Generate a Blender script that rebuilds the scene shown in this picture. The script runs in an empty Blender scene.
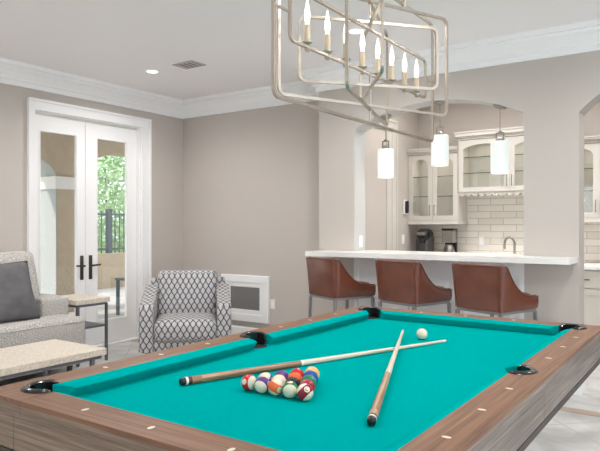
import bpy, bmesh, math, random
from mathutils import Vector, Matrix, Euler
R = math.radians
rnd = random.Random(7)
S = bpy.context.scene
COL = S.collection

# ------------------------------------------------------------------ materials
def srgb(r, g, b):
    f = lambda c: (c/255/12.92) if c/255 <= .04045 else ((c/255+.055)/1.055)**2.4
    return (f(r), f(g), f(b), 1)

def nmat(name):
    m = bpy.data.materials.new(name); m.use_nodes = True
    nt = m.node_tree; b = nt.nodes['Principled BSDF']
    return m, nt, b

def N(nt, t, **kw):
    n = nt.nodes.new(t)
    for k, v in kw.items():
        setattr(n, k, v)
    return n

def plain(name, col, rough=.5, metal=0, var=0, scale=8, bump=0, bscale=60, spec=None, emit=None, coat=0):
    m, nt, b = nmat(name)
    b.inputs['Base Color'].default_value = col
    b.inputs['Roughness'].default_value = rough
    b.inputs['Metallic'].default_value = metal
    if spec is not None: b.inputs['Specular IOR Level'].default_value = spec
    if coat:
        b.inputs['Coat Weight'].default_value = coat; b.inputs['Coat Roughness'].default_value = .08
    tc = N(nt, 'ShaderNodeTexCoord')
    if var:
        no = N(nt, 'ShaderNodeTexNoise'); no.inputs['Scale'].default_value = scale; no.inputs['Detail'].default_value = 4
        nt.links.new(tc.outputs['Object'], no.inputs['Vector'])
        r = N(nt, 'ShaderNodeValToRGB')
        r.color_ramp.elements[0].position = .3; r.color_ramp.elements[1].position = .7
        r.color_ramp.elements[0].color = tuple(c*(1-var) for c in col[:3])+(1,)
        r.color_ramp.elements[1].color = tuple(min(1, c*(1+var)) for c in col[:3])+(1,)
        nt.links.new(no.outputs['Fac'], r.inputs['Fac']); nt.links.new(r.outputs['Color'], b.inputs['Base Color'])
    if bump:
        no = N(nt, 'ShaderNodeTexNoise'); no.inputs['Scale'].default_value = bscale; no.inputs['Detail'].default_value = 3
        nt.links.new(tc.outputs['Object'], no.inputs['Vector'])
        bp = N(nt, 'ShaderNodeBump'); bp.inputs['Strength'].default_value = bump; bp.inputs['Distance'].default_value = .01
        nt.links.new(no.outputs['Fac'], bp.inputs['Height']); nt.links.new(bp.outputs['Normal'], b.inputs['Normal'])
    if emit:
        b.inputs['Emission Color'].default_value = emit[0]; b.inputs['Emission Strength'].default_value = emit[1]
    return m

def glass(name, tint=(1, 1, 1, 1), refl=.08):
    m = bpy.data.materials.new(name); m.use_nodes = True; nt = m.node_tree; nt.nodes.clear()
    o = N(nt, 'ShaderNodeOutputMaterial'); mx = N(nt, 'ShaderNodeMixShader')
    t = N(nt, 'ShaderNodeBsdfTransparent'); g = N(nt, 'ShaderNodeBsdfGlossy')
    t.inputs['Color'].default_value = tint; g.inputs['Roughness'].default_value = .02
    mx.inputs['Fac'].default_value = refl
    nt.links.new(t.outputs[0], mx.inputs[1]); nt.links.new(g.outputs[0], mx.inputs[2]); nt.links.new(mx.outputs[0], o.inputs[0])
    return m

def wood(name, axis, c0, c1, c2, rough=.5, scale=1.0):
    """long grain running along one object axis"""
    m, nt, b = nmat(name)
    tc = N(nt, 'ShaderNodeTexCoord'); mp = N(nt, 'ShaderNodeMapping')
    s = [85*scale]*3; s[axis] = 2.2*scale
    mp.inputs['Scale'].default_value = s
    nt.links.new(tc.outputs['Object'], mp.inputs['Vector'])
    n1 = N(nt, 'ShaderNodeTexNoise'); n1.inputs['Scale'].default_value = 1; n1.inputs['Detail'].default_value = 6; n1.inputs['Roughness'].default_value = .65
    nt.links.new(mp.outputs[0], n1.inputs['Vector'])
    r = N(nt, 'ShaderNodeValToRGB'); e = r.color_ramp.elements
    e[0].position = .28; e[0].color = c0; e[1].position = .75; e[1].color = c2
    k = r.color_ramp.elements.new(.5); k.color = c1
    nt.links.new(n1.outputs['Fac'], r.inputs['Fac']); nt.links.new(r.outputs['Color'], b.inputs['Base Color'])
    bp = N(nt, 'ShaderNodeBump'); bp.inputs['Strength'].default_value = .25; bp.inputs['Distance'].default_value = .004
    nt.links.new(n1.outputs['Fac'], bp.inputs['Height']); nt.links.new(bp.outputs['Normal'], b.inputs['Normal'])
    b.inputs['Roughness'].default_value = rough
    return m

def math_node(nt, op, a, b=None):
    n = N(nt, 'ShaderNodeMath', operation=op)
    for i, v in enumerate((a, b)):
        if v is None: continue
        if isinstance(v, (int, float)): n.inputs[i].default_value = v
        else: nt.links.new(v, n.inputs[i])
    return n.outputs[0]

M = {}
M['wall'] = plain('wall paint', srgb(197, 188, 180), .75, var=.015, scale=2)
M['ceil'] = plain('ceiling paint', srgb(250, 247, 247), .85)
M['white'] = plain('white trim paint', srgb(251, 250, 249), .4)
M['doorwhite'] = plain('door paint', srgb(248, 246, 245), .35)
M['knee'] = plain('bar panel paint', srgb(244, 244, 244), .5)
M['quartz'] = plain('white quartz', srgb(240, 238, 234), .25)
M['cab'] = plain('cream cabinet paint', srgb(208, 203, 195), .4)
M['cabin'] = plain('cabinet lining', srgb(206, 201, 192), .5)
M['glass'] = glass('clear glass')
M['greenglass'] = glass('shelf glass', (.98, 1, .99, 1), .06)
M['glassedge'] = plain('green glass edge', srgb(58, 88, 74), .2)
M['felt'] = plain('teal cloth', srgb(0, 156, 152), .9, var=.02, scale=300, spec=.0)
W0, W1, W2 = srgb(80, 49, 32), srgb(126, 86, 60), srgb(152, 113, 84)
G0, G1, G2 = srgb(92, 81, 74), srgb(130, 118, 109), srgb(166, 155, 146)
M['ax'] = wood('greyed oak grain x', 0, srgb(92, 74, 62), srgb(132, 111, 95), srgb(166, 145, 127), .45)
M['ay'] = wood('greyed oak grain y', 1, G0, G1, G2, .45)
M['wx'] = wood('weathered oak grain x', 0, W0, W1, W2, .42)
M['wy'] = wood('weathered oak grain y', 1, W0, W1, W2, .42)
M['wz'] = wood('weathered oak grain z', 2, W0, W1, W2, .5)
M['darkwood'] = plain('dark plinth wood', srgb(70, 62, 58), .5, var=.1, scale=20)
M['pocket'] = plain('black moulded rubber', srgb(26, 26, 28), .18)
M['pocketdark'] = plain('pocket well', srgb(8, 8, 9), .8)
M['sight'] = plain('pearl inlay', srgb(232, 218, 200), .3)
M['nickel'] = plain('champagne nickel', srgb(192, 180, 166), .34, 1)
M['steel'] = plain('brushed steel', srgb(160, 156, 150), .3, 1)
M['chairmetal'] = plain('grey stool metal', srgb(146, 146, 146), .4, .5)
M['bronze'] = plain('dark bronze', srgb(78, 70, 64), .4, .6)
M['black'] = plain('black plastic', srgb(24, 24, 25), .3)
M['blackmetal'] = plain('dark grey metal', srgb(112, 112, 120), .4, .4)
M['leather'] = plain('cognac leather', srgb(108, 61, 45), .24, var=.2, scale=7, bump=.12, bscale=160, coat=.45)
M['piping'] = plain('leather piping', srgb(110, 60, 42), .4)
M['sleeve'] = plain('ivory candle sleeve', srgb(204, 184, 154), .5)
M['bulb'] = plain('lit bulb', srgb(255, 240, 215), .2, emit=((1, .90, .72, 1), 3))
M['shade'] = plain('lit opal glass', srgb(196, 202, 198), .3, emit=((.95, .99, .95, 1), .36))
M['downlight'] = plain('lit downlight lens', srgb(255, 250, 240), .3, emit=((1, .97, .92, 1), 6))
M['velvet'] = plain('charcoal velvet', srgb(98, 96, 98), .7, var=.22, scale=9)
M['stucco'] = plain('beige stucco', srgb(186, 170, 148), .9, var=.05, scale=9, bump=.2, bscale=40)
M['stuccolight'] = plain('pale stone', srgb(232, 230, 226), .85)
M['iron'] = plain('black iron', srgb(84, 96, 104), .5, .3)
M['leaf'] = plain('leaf green', srgb(188, 214, 170), .6, var=.35, scale=3)
M['bark'] = plain('bark', srgb(112, 98, 86), .9, var=.2, scale=20)
M['plate'] = plain('switch plate plastic', srgb(238, 236, 232), .4)
M['grille'] = plain('grey grille mesh', srgb(122, 120, 119), .6, var=.1, scale=200)
M['shaft'] = plain('maple shaft', srgb(226, 206, 184), .3, var=.03, scale=10)
M['butt'] = wood('cue butt wood', 2, srgb(118, 78, 56), srgb(158, 114, 86), srgb(186, 146, 116), .22, 3)
M['butt2'] = wood('pale cue butt wood', 2, srgb(150, 108, 78), srgb(190, 150, 118), srgb(214, 182, 152), .22, 3)
M['cuewhite'] = plain('cue ivory', srgb(240, 236, 230), .25)
M['cuebrown'] = plain('cue ring brown', srgb(92, 50, 34), .25)
M['cuetip'] = plain('cue tip leather', srgb(150, 170, 190), .8)
M['ballcream'] = plain('ivory ball resin', srgb(232, 220, 194), .08, spec=.6)
M['num'] = plain('number ink', srgb(20, 18, 18), .2)
M['cavity_shade'] = plain('duct cavity', srgb(60, 56, 56), .7)

def travertine():
    m, nt, b = nmat('travertine')
    tc = N(nt, 'ShaderNodeTexCoord')
    n1 = N(nt, 'ShaderNodeTexNoise'); n1.inputs['Scale'].default_value = 55; n1.inputs['Detail'].default_value = 8
    nt.links.new(tc.outputs['Object'], n1.inputs['Vector'])
    r = N(nt, 'ShaderNodeValToRGB'); e = r.color_ramp.elements
    e[0].position = .3; e[0].color = srgb(200, 187, 170); e[1].position = .6; e[1].color = srgb(224, 213, 198)
    k = e.new(.22); k.color = srgb(186, 172, 156)
    nt.links.new(n1.outputs['Fac'], r.inputs['Fac']); nt.links.new(r.outputs['Color'], b.inputs['Base Color'])
    b.inputs['Roughness'].default_value = .4
    return m
M['travertine'] = travertine()

def tweed():
    m, nt, b = nmat('grey tweed')
    tc = N(nt, 'ShaderNodeTexCoord')
    n1 = N(nt, 'ShaderNodeTexNoise'); n1.inputs['Scale'].default_value = 120; n1.inputs['Detail'].default_value = 4
    nt.links.new(tc.outputs['Object'], n1.inputs['Vector'])
    r = N(nt, 'ShaderNodeValToRGB'); e = r.color_ramp.elements
    e[0].position = .34; e[0].color = srgb(134, 130, 126); e[1].position = .66; e[1].color = srgb(222, 217, 210)
    nt.links.new(n1.outputs['Fac'], r.inputs['Fac']); nt.links.new(r.outputs['Color'], b.inputs['Base Color'])
    b.inputs['Roughness'].default_value = .9
    return m
M['tweed'] = tweed()

def ogee():
    """woven ogee lattice: two mirrored families of waves, dark on ivory, in UV metres"""
    m, nt, b = nmat('ogee weave')
    uv = N(nt, 'ShaderNodeUVMap'); uv.uv_map = 'UVMap'
    sx = N(nt, 'ShaderNodeSeparateXYZ'); nt.links.new(uv.outputs[0], sx.inputs[0])
    u = math_node(nt, 'DIVIDE', sx.outputs[0], .058); v = math_node(nt, 'DIVIDE', sx.outputs[1], .102)
    s = math_node(nt, 'MULTIPLY', math_node(nt, 'SINE', math_node(nt, 'MULTIPLY', v, 2*math.pi)), .235)
    def band(sign, sh):
        x = math_node(nt, 'ADD', u, sh)
        x = math_node(nt, 'ADD' if sign > 0 else 'SUBTRACT', x, s)
        f = math_node(nt, 'FRACT', x)
        return math_node(nt, 'ABSOLUTE', math_node(nt, 'SUBTRACT', f, .5))
    d = math_node(nt, 'MINIMUM', band(1, 0), band(-1, .5))
    r = N(nt, 'ShaderNodeValToRGB'); r.color_ramp.interpolation = 'LINEAR'
    e = r.color_ramp.elements
    ivory, dark, blue, tan = srgb(218, 213, 206), srgb(72, 76, 90), srgb(136, 138, 150), srgb(156, 144, 130)
    e[0].position = 0; e[0].color = dark; e[1].position = .105; e[1].color = dark
    for p, c in ((.13, ivory), (.20, ivory), (.21, blue), (.28, blue), (.31, ivory), (.40, ivory), (.44, tan)):
        k = e.new(p); k.color = c
    nt.links.new(d, r.inputs['Fac']); nt.links.new(r.outputs['Color'], b.inputs['Base Color'])
    b.inputs['Roughness'].default_value = .9
    return m
M['ogee'] = ogee()

def brick_tiles():
    m, nt, b = nmat('brick tile backsplash')
    tc = N(nt, 'ShaderNodeTexCoord'); sp = N(nt, 'ShaderNodeSeparateXYZ'); cb = N(nt, 'ShaderNodeCombineXYZ')
    nt.links.new(tc.outputs['Object'], sp.inputs[0]); nt.links.new(sp.outputs[0], cb.inputs[0]); nt.links.new(sp.outputs[2], cb.inputs[1])
    br = N(nt, 'ShaderNodeTexBrick'); br.inputs['Scale'].default_value = 1
    br.inputs['Brick Width'].default_value = .3; br.inputs['Row Height'].default_value = .078; br.inputs['Mortar Size'].default_value = .004
    br.inputs['Color1'].default_value = srgb(238, 232, 223); br.inputs['Color2'].default_value = srgb(226, 219, 208); br.inputs['Mortar'].default_value = srgb(190, 183, 173)
    br.inputs['Mortar Smooth'].default_value = .2
    nt.links.new(cb.outputs[0], br.inputs['Vector']); nt.links.new(br.outputs['Color'], b.inputs['Base Color'])
    bp = N(nt, 'ShaderNodeBump'); bp.inputs['Strength'].default_value = .5; bp.inputs['Distance'].default_value = .004; bp.invert = True
    nt.links.new(br.outputs['Fac'], bp.inputs['Height']); nt.links.new(bp.outputs['Normal'], b.inputs['Normal'])
    b.inputs['Roughness'].default_value = .3
    return m
M['tiles'] = brick_tiles()

def floor_tiles():
    m, nt, b = nmat('diagonal stone floor')
    tc = N(nt, 'ShaderNodeTexCoord'); mp = N(nt, 'ShaderNodeMapping'); mp.inputs['Rotation'].default_value = (0, 0, R(45))
    nt.links.new(tc.outputs['Object'], mp.inputs['Vector'])
    br = N(nt, 'ShaderNodeTexBrick', offset=0.0); br.inputs['Scale'].default_value = 1
    br.inputs['Brick Width'].default_value = .61; br.inputs['Row Height'].default_value = .61; br.inputs['Mortar Size'].default_value = .004
    nt.links.new(mp.outputs[0], br.inputs['Vector'])
    n1 = N(nt, 'ShaderNodeTexNoise'); n1.inputs['Scale'].default_value = 3.2; n1.inputs['Detail'].default_value = 7; n1.inputs['Distortion'].default_value = .8
    nt.links.new(tc.outputs['Object'], n1.inputs['Vector'])
    r = N(nt, 'ShaderNodeValToRGB'); e = r.color_ramp.elements
    e[0].position = .3; e[0].color = srgb(170, 168, 164); e[1].position = .68; e[1].color = srgb(212, 211, 209)
    nt.links.new(n1.outputs['Fac'], r.inputs['Fac'])
    mx = N(nt, 'ShaderNodeMix', data_type='RGBA')
    nt.links.new(br.outputs['Fac'], mx.inputs['Factor']); nt.links.new(r.outputs['Color'], mx.inputs['A'])
    mx.inputs['B'].default_value = srgb(164, 160, 154)
    nt.links.new(mx.outputs['Result'], b.inputs['Base Color'])
    b.inputs['Roughness'].default_value = .28
    return m
M['floor'] = floor_tiles()
M['strip'] = plain('brown stone border', srgb(172, 152, 134), .35, var=.15, scale=9)
M['paver'] = plain('patio pavers', srgb(190, 184, 182), .85, var=.06, scale=4)
M['soil'] = plain('lawn', srgb(120, 150, 92), .95, var=.2, scale=3)

# ------------------------------------------------------------------ mesh builder
class MB:
    def __init__(s, o=(0, 0, 0)):
        s.b = bmesh.new(); s.o = Vector(o)
    def vs(s, pts): return [s.b.verts.new(Vector(p)-s.o) for p in pts]
    def face(s, v):
        try: return s.b.faces.new(v)
        except ValueError: return None
    def box(s, x0, x1, y0, y1, z0, z1, bev=0, seg=2):
        before = set(s.b.verts)
        v = s.vs([(x, y, z) for z in (z0, z1) for y in (y0, y1) for x in (x0, x1)])
        fs = [s.face([v[i] for i in q]) for q in ((0, 2, 3, 1), (4, 5, 7, 6), (0, 1, 5, 4), (2, 6, 7, 3), (0, 4, 6, 2), (1, 3, 7, 5))]
        if bev:
            ed = list({e for f in fs for e in f.edges})
            bmesh.ops.bevel(s.b, geom=ed, offset=bev, segments=seg, affect='EDGES', profile=.5)
        return s
    def loft(s, rings, cap=True, close=True, loop=False):
        rv = [s.vs(r) for r in rings]
        n = len(rv[0]); prs = list(zip(rv, rv[1:]))
        if loop: prs.append((rv[-1], rv[0]))
        for a, b in prs:
            for i in range(n if close else n-1):
                j = (i+1) % n
                s.face([a[i], a[j], b[j], b[i]])
        if cap and not loop and close:
            s.face(list(reversed(rv[0]))); s.face(rv[-1])
        return s
    def prism(s, poly, z0, z1):
        """polygon in plan, counter-clockwise, extruded up"""
        return s.loft([[(x, y, z0) for x, y in poly], [(x, y, z1) for x, y in poly]])
    def cyl(s, p0, p1, r0, r1=None, n=12):
        r1 = r0 if r1 is None else r1
        p0, p1 = Vector(p0), Vector(p1); d = (p1-p0).normalized()
        a = d.orthogonal().normalized(); c = d.cross(a)
        ring = lambda p, r: [p+(a*math.cos(t)+c*math.sin(t))*r for t in [2*math.pi*i/n for i in range(n)]]
        return s.loft([ring(p0, r0), ring(p1, r1)])
    def bar(s, p0, p1, w, h=None, up=(0, 0, 1)):
        h = h or w
        p0, p1 = Vector(p0), Vector(p1); d = (p1-p0).normalized(); up = Vector(up)
        if abs(d.dot(up)) > .95: up = Vector((1, 0, 0))
        a = d.cross(up).normalized(); c = a.cross(d).normalized()
        ring = lambda p: [p+a*x*w/2+c*y*h/2 for x, y in ((-1, -1), (1, -1), (1, 1), (-1, 1))]
        return s.loft([ring(p0), ring(p1)])
    def lathe(s, prof, o=(0, 0, 0), n=24, axis=(0, 0, 1), cap=True):
        o = Vector(o); d = Vector(axis).normalized(); a = d.orthogonal().normalized(); c = d.cross(a)
        return s.loft([[o+d*z+(a*math.cos(t)+c*math.sin(t))*max(r, 1e-4) for t in [2*math.pi*i/n for i in range(n)]] for r, z in prof], cap=cap)
    def tube(s, pts, r, n=8, closed=False, sq=False, side=None):
        pts = [Vector(p) for p in pts]; rings = []; m = len(pts)
        prev = None
        for i, p in enumerate(pts):
            a = pts[i-1] if (i > 0 or closed) else p
            b = pts[(i+1) % m] if (i < m-1 or closed) else p
            d = (b-a).normalized()
            if side is not None:
                x = Vector(side).normalized(); y = d.cross(x).normalized()
            else:
                if prev is None: x = d.orthogonal().normalized()
                else: x = (prev-d*prev.dot(d)).normalized()
                prev = x; y = d.cross(x)
            k = 4 if sq else n
            st = math.pi/4 if sq else 0; rr = r*math.sqrt(2) if sq else r
            rings.append([p+(x*math.cos(st+2*math.pi*j/k)+y*math.sin(st+2*math.pi*j/k))*rr for j in range(k)])
        return s.loft(rings, loop=closed)
    def puff(s, cx, cy, cz, hx, hy, hz, r, bulge=(0, 0, 0), n=10, rot=None):
        """soft rounded cushion box; bulge swells each pair of faces"""
        r = min(r, hx*.98, hy*.98, hz*.98); vm = {}
        rot = rot or Matrix()
        def vert(p):
            k = tuple(round(c, 5) for c in p)
            if k in vm: return vm[k]
            q = [p[0]*hx, p[1]*hy, p[2]*hz]; h = (hx, hy, hz)
            inn = Vector([max(-(h[i]-r), min(h[i]-r, q[i])) for i in range(3)])
            dv = Vector(q)-inn
            o = inn+dv.normalized()*r if dv.length > 1e-9 else Vector(q)
            f = [1-abs(c)**3 for c in p]
            o.x += bulge[0]*(p[0])*f[1]*f[2]; o.y += bulge[1]*p[1]*f[0]*f[2]; o.z += bulge[2]*p[2]*f[0]*f[1]
            w = rot @ o
            vm[k] = s.b.verts.new(Vector((cx, cy, cz))+w-s.o)
            return vm[k]
        def mapc(t):  # more verts near edges
            return math.copysign(1-(1-abs(t))**1.7, t)
        g = [mapc(-1+2*i/n) for i in range(n+1)]
        for ax in range(3):
            for sg in (-1, 1):
                for i in range(n):
                    for j in range(n):
                        q = []
                        for (a, c) in ((i, j), (i+1, j), (i+1, j+1), (i, j+1)):
                            p = [0, 0, 0]; p[ax] = sg; p[(ax+1) % 3] = g[a]; p[(ax+2) % 3] = g[c]
                            q.append(vert(p))
                        if sg < 0: q.reverse()
                        if len(set(q)) == 4: s.face(q)
        return s
    def build(s, name, mat, parent=None, smooth=None, uv=False, loc=None):
        bmesh.ops.recalc_face_normals(s.b, faces=s.b.faces)
        me = bpy.data.meshes.new(name)
        if uv:
            l = s.b.loops.layers.uv.new('UVMap')
            s.b.normal_update()
            for f in s.b.faces:
                n = f.normal; ax = max(range(3), key=lambda i: abs(n[i]))
                for lp in f.loops:
                    c = lp.vert.co
                    lp[l].uv = ((c.y, c.z), (c.x, c.z), (c.x, c.y))[ax]
        s.b.to_mesh(me); s.b.free()
        me.materials.append(mat if not isinstance(mat, str) else M[mat])
        if smooth:
            for p in me.polygons: p.use_smooth = True
            if smooth < 180: me.set_sharp_from_angle(angle=R(smooth))
        o = bpy.data.objects.new(name, me); COL.objects.link(o)
        if parent is not None: o.parent = parent
        elif s.o.length: o.location = s.o
        if loc is not None: o.location = loc
        return o

def tag(o, label, cat, group=None):
    o['label'] = label; o['category'] = cat
    if group: o['group'] = group
    return o
def thing(name, label, cat, loc=(0, 0, 0), rz=0, group=None):
    o = bpy.data.objects.new(name, None); COL.objects.link(o); o.empty_display_size = .1
    o.location = loc; o.rotation_euler = (0, 0, rz)
    return tag(o, label, cat, group)
def struct(name, mb, mat, smooth=None):
    o = mb.build(name, mat, smooth=smooth); o['kind'] = 'structure'; return o
def copy_tree(o, parent=None):
    c = o.copy(); COL.objects.link(c)
    if parent is not None: c.parent = parent
    for ch in list(o.children): copy_tree(ch, c)
    return c

# ------------------------------------------------------------------ camera
H = 1.316; TH = R(34.56)
cam = bpy.data.cameras.new('camera'); co = bpy.data.objects.new('camera', cam); COL.objects.link(co)
co.location = (0, 0, H); co.rotation_euler = (R(90), 0, TH)
cam.sensor_width = 36; cam.lens = 36*610/600; cam.clip_start = .05
S.camera = co

# ------------------------------------------------------------------ room shell
XL, XR, YF, YB, YBAR, ZC = -5.56, 3.6, -2.6, 5.48, 5.14, 2.855
YK, XK = 7.28, -3.17          # bar room: rear wall and its left wall
struct('floor', MB().box(XL-.25, XR+.2, YF-.2, YK+.2, -.1, 0), 'floor')
struct('trim_2', MB().box(XL+.02, XR, 4.62, 4.73, 0, .002), 'strip')
struct('ceiling', MB().box(XL-.2, XR+.2, YF-.2, YK+.2, ZC, ZC+.1), 'ceil')

# left wall with the opening of the french door
DO0, DO1, DOZ = 3.455, 4.80, 2.455
w = MB(); w.box(XL-.2, XL, YF-.2, DO0, 0, ZC); w.box(XL-.2, XL, DO1, YB+.2, 0, ZC); w.box(XL-.2, XL, DO0, DO1, DOZ, ZC)
struct('wall_left', w, 'wall')
struct('wall_back', MB().box(XL, -3.31, YB, YB+.2, 0, ZC), 'wall')

# bar wall with two arched openings
def arch_z(x, x0, x1, zs, rise):
    h = (x1-x0)/2; rr = (h*h+rise*rise)/(2*rise); return zs+math.sqrt(max(0, rr*rr-(x-(x0+x1)/2)**2))-(rr-rise)
A0, A1, AZ, AR = -2.91, -1.317, 2.245, .19
B0, B1, BZ, BR = -.905, .33, 2.20, .27
T = .22
w = MB()
w.box(-3.31, A0, YBAR, YBAR+T, 0, ZC); w.box(A1, B0, YBAR, YBAR+T, 0, ZC); w.box(B1, XR, YBAR, YBAR+T, 0, ZC)
for (x0, x1, zs, rise) in ((A0, A1, AZ, AR), (B0, B1, BZ, BR)):
    n = 24
    w.loft([[(x, YBAR, arch_z(x, x0, x1, zs, rise)), (x, YBAR+T, arch_z(x, x0, x1, zs, rise)), (x, YBAR+T, ZC), (x, YBAR, ZC)]
            for x in [x0+(x1-x0)*i/n for i in range(n+1)]])
struct('wall_bar', w, 'wall')
# white lining of the bar arch
w = MB(); n = 30; tk = .006
pts = [(A0+tk, 1.07)]+[(min(max(A0+(A1-A0)*i/n, A0+tk), A1-tk), arch_z(A0+(A1-A0)*i/n, A0, A1, AZ, AR)-tk) for i in range(n+1)]+[(A1-tk, 1.07)]
outp = [(A0, 1.07)]+[(A0+(A1-A0)*i/n, arch_z(A0+(A1-A0)*i/n, A0, A1, AZ, AR)) for i in range(n+1)]+[(A1, 1.07)]
w.loft([[(p[0], YBAR+.001, p[1]), (p[0], YBAR+T-.001, p[1]), (q[0], YBAR+T-.001, q[1]), (q[0], YBAR+.001, q[1])] for p, q in zip(pts, outp)])
struct('trim_3', w, plain('arch lining paint', srgb(200, 198, 195), .5))
# knee wall below the bar counter with shaker panels
w = MB(); w.box(A0, A1, YBAR+.02, YBAR+T, 0, 1.025)
struct('wall_knee', w, 'knee')
w = MB()
edges = [A0, -2.39, -1.86, A1]
w.box(A0, A1, YBAR, YBAR+.02, .9, 1.025); w.box(A0, A1, YBAR, YBAR+.02, 0, .16)
for i, x in enumerate(edges):
    a = x if i == 0 else x-.045; b = x if i == 3 else x+.045
    w.box(a, b, YBAR, YBAR+.02, .16, .9)
for a, b in zip(edges, edges[1:]):
    w.box(a+.11, b-.11, YBAR+.012, YBAR+.0225, .23, .83)
struct('trim_4', w, 'knee')
# bar room walls
w = MB(); w.box(XK-.15, XK, YBAR+T, YK+.2, 0, ZC); w.box(-3.31, XK, YBAR+T, YBAR+T+.02, 0, ZC)
struct('wall_barroom_left', w, 'wall')
struct('wall_barroom_rear', MB().box(XK, XR, YK, YK+.2, 0, ZC), 'wall')
struct('trim_5', MB().box(XK, XR, YK-.012, YK, .915, 1.72), 'tiles')
# door casing in the bar room's left wall
w = MB(); y0, y1, zt = 5.46, 6.6, 2.55
w.box(XK+.0005, XK+.022, y1-.13, y1-.03, 0, zt-.14); w.box(XK+.0005, XK+.034, y1-.03, y1, 0, zt); w.box(XK+.0005, XK+.022, y0, y1-.03, zt-.14, zt-.03); w.box(XK+.0005, XK+.034, y0, y1-.03, zt-.03, zt)
w.box(XK+.0005, XK+.014, y1-.25, y1-.13, 0, zt-.14)
struct('trim_6', w, 'cab')

# walls behind the camera, with windows
WIN = [('x', -4.4, -2.5), ('x', -1.0, 1.0), ('x', 1.5, 3.2)]
w = MB(); xs = [XL-.2]
for _, a, b in WIN: xs += [a, b]
xs.append(XR+.2)
for i in range(0, len(xs), 2): w.box(xs[i], xs[i+1], YF-.2, YF, 0, ZC)
for _, a, b in WIN: w.box(a, b, YF-.2, YF, 0, .7); w.box(a, b, YF-.2, YF, 2.35, ZC)
struct('wall_front', w, 'wall')
RW = [(-1.6, .6), (1.4, 3.6)]
w = MB(); ys = [YF, -1.6, .6, 1.4, 3.6, YK+.2]
for i in range(0, 6, 2): w.box(XR, XR+.2, ys[i], ys[i+1], 0, ZC)
for a, b in RW: w.box(XR, XR+.2, a, b, 0, .7); w.box(XR, XR+.2, a, b, 2.35, ZC)
struct('wall_right', w, 'wall')
k = 0
for _, a, b in WIN:
    k += 1
    w = MB(); y = YF-.12
    w.box(a, b, y, y+.06, .7, .76); w.box(a, b, y, y+.06, 2.29, 2.35); w.box(a, a+.06, y, y+.06, .76, 2.29); w.box(b-.06, b, y, y+.06, .76, 2.29); w.box((a+b)/2-.03, (a+b)/2+.03, y, y+.06, .76, 2.29)
    o = struct(f'window_{k}', w, 'white')
    MB().box(a+.06, b-.06, y+.025, y+.031, .76, 2.29).build('pane', 'glass', o)
for a, b in RW:
    k += 1
    w = MB(); x = XR+.06
    w.box(x, x+.06, a, b, .7, .76); w.box(x, x+.06, a, b, 2.29, 2.35); w.box(x, x+.06, a, a+.06, .76, 2.29); w.box(x, x+.06, b-.06, b, .76, 2.29); w.box(x, x+.06, (a+b)/2-.03, (a+b)/2+.03, .76, 2.29)
    o = struct(f'window_{k}', w, 'white')
    MB().box(x+.025, x+.031, a+.06, b-.06, .76, 2.29).build('pane', 'glass', o)

# crown moulding and baseboards follow the walls
PATH = [((XL, YF)), ((XL, YB)), ((-3.31, YB)), ((-3.31, YBAR)), ((XR, YBAR))]
def sweep(path, prof):
    w = MB(); rings = []
    P = [Vector((p[0], p[1])) for p in path]
    nrm = []
    for a, b in zip(P, P[1:]):
        d = (b-a).normalized(); nrm.append(Vector((d.y, -d.x)))
    for i, p in enumerate(P):
        if i == 0: m = nrm[0]
        elif i == len(P)-1: m = nrm[-1]
        else: m = (nrm[i-1]+nrm[i])/(1+nrm[i-1].dot(nrm[i]))
        rings.append([(p.x+m.x*d, p.y+m.y*d, z) for d, z in prof])
    return w.loft(rings)
CP = [(0, 2.653), (.024, 2.653), (.024, 2.70), (.040, 2.70), (.046, 2.725), (.074, 2.765), (.104, 2.792), (.104, 2.814), (.134, 2.814), (.134, 2.855), (0, 2.855)]
struct('trim_1', sweep(PATH, CP), 'white')
BP = [(0, 0), (.018, 0), (.018, .125), (.010, .14), (0, .14)]
struct('baseboard_left', sweep([(XL, YF), (XL, 3.38)], BP), 'white')
struct('baseboard_back', sweep([(XL, 4.94), (XL, YB), (-3.31, YB), (-3.31, YBAR), (A0, YBAR)], BP), 'white')
struct('baseboard_bar', sweep([(A1, YBAR), (B0, YBAR), (B0, YBAR+T)], BP), 'white')

# ------------------------------------------------------------------ french door
w = MB(); t = .028
ca, cb, cz = DO0-.072, DO1+.13, DOZ+.11
for a, b, z0, z1 in ((ca+.022, DO0, 0, DOZ), (DO1, cb-.025, 0, DOZ), (ca+.022, cb-.025, DOZ, cz-.025)):
    w.box(XL+.0005, XL+t, a, b, z0, z1)
w.box(XL+.0005, XL+t+.012, ca, ca+.022, 0, cz); w.box(XL+.0005, XL+t+.012, cb-.025, cb, 0, cz); w.box(XL+.0005, XL+t+.012, ca+.022, cb-.025, cz-.025, cz)
w.box(XL-.19, XL-.001, DO0+.0005, DO0+.012, .016, DOZ-.013); w.box(XL-.19, XL-.001, DO1-.012, DO1-.0005, .016, DOZ-.013); w.box(XL-.19, XL-.001, DO0+.0005, DO1-.0005, DOZ-.012, DOZ-.0005)
w.box(XL-.19, XL+.025, DO0+.001, DO1-.001, .0005, .015)
struct('trim_7', w, 'doorwhite')
door = bpy.data.objects.new('door_1', None); COL.objects.link(door); door['kind'] = 'structure'
door['label'] = 'white french door pair with tall glass panes in left wall'
DX = XL-.055
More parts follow.
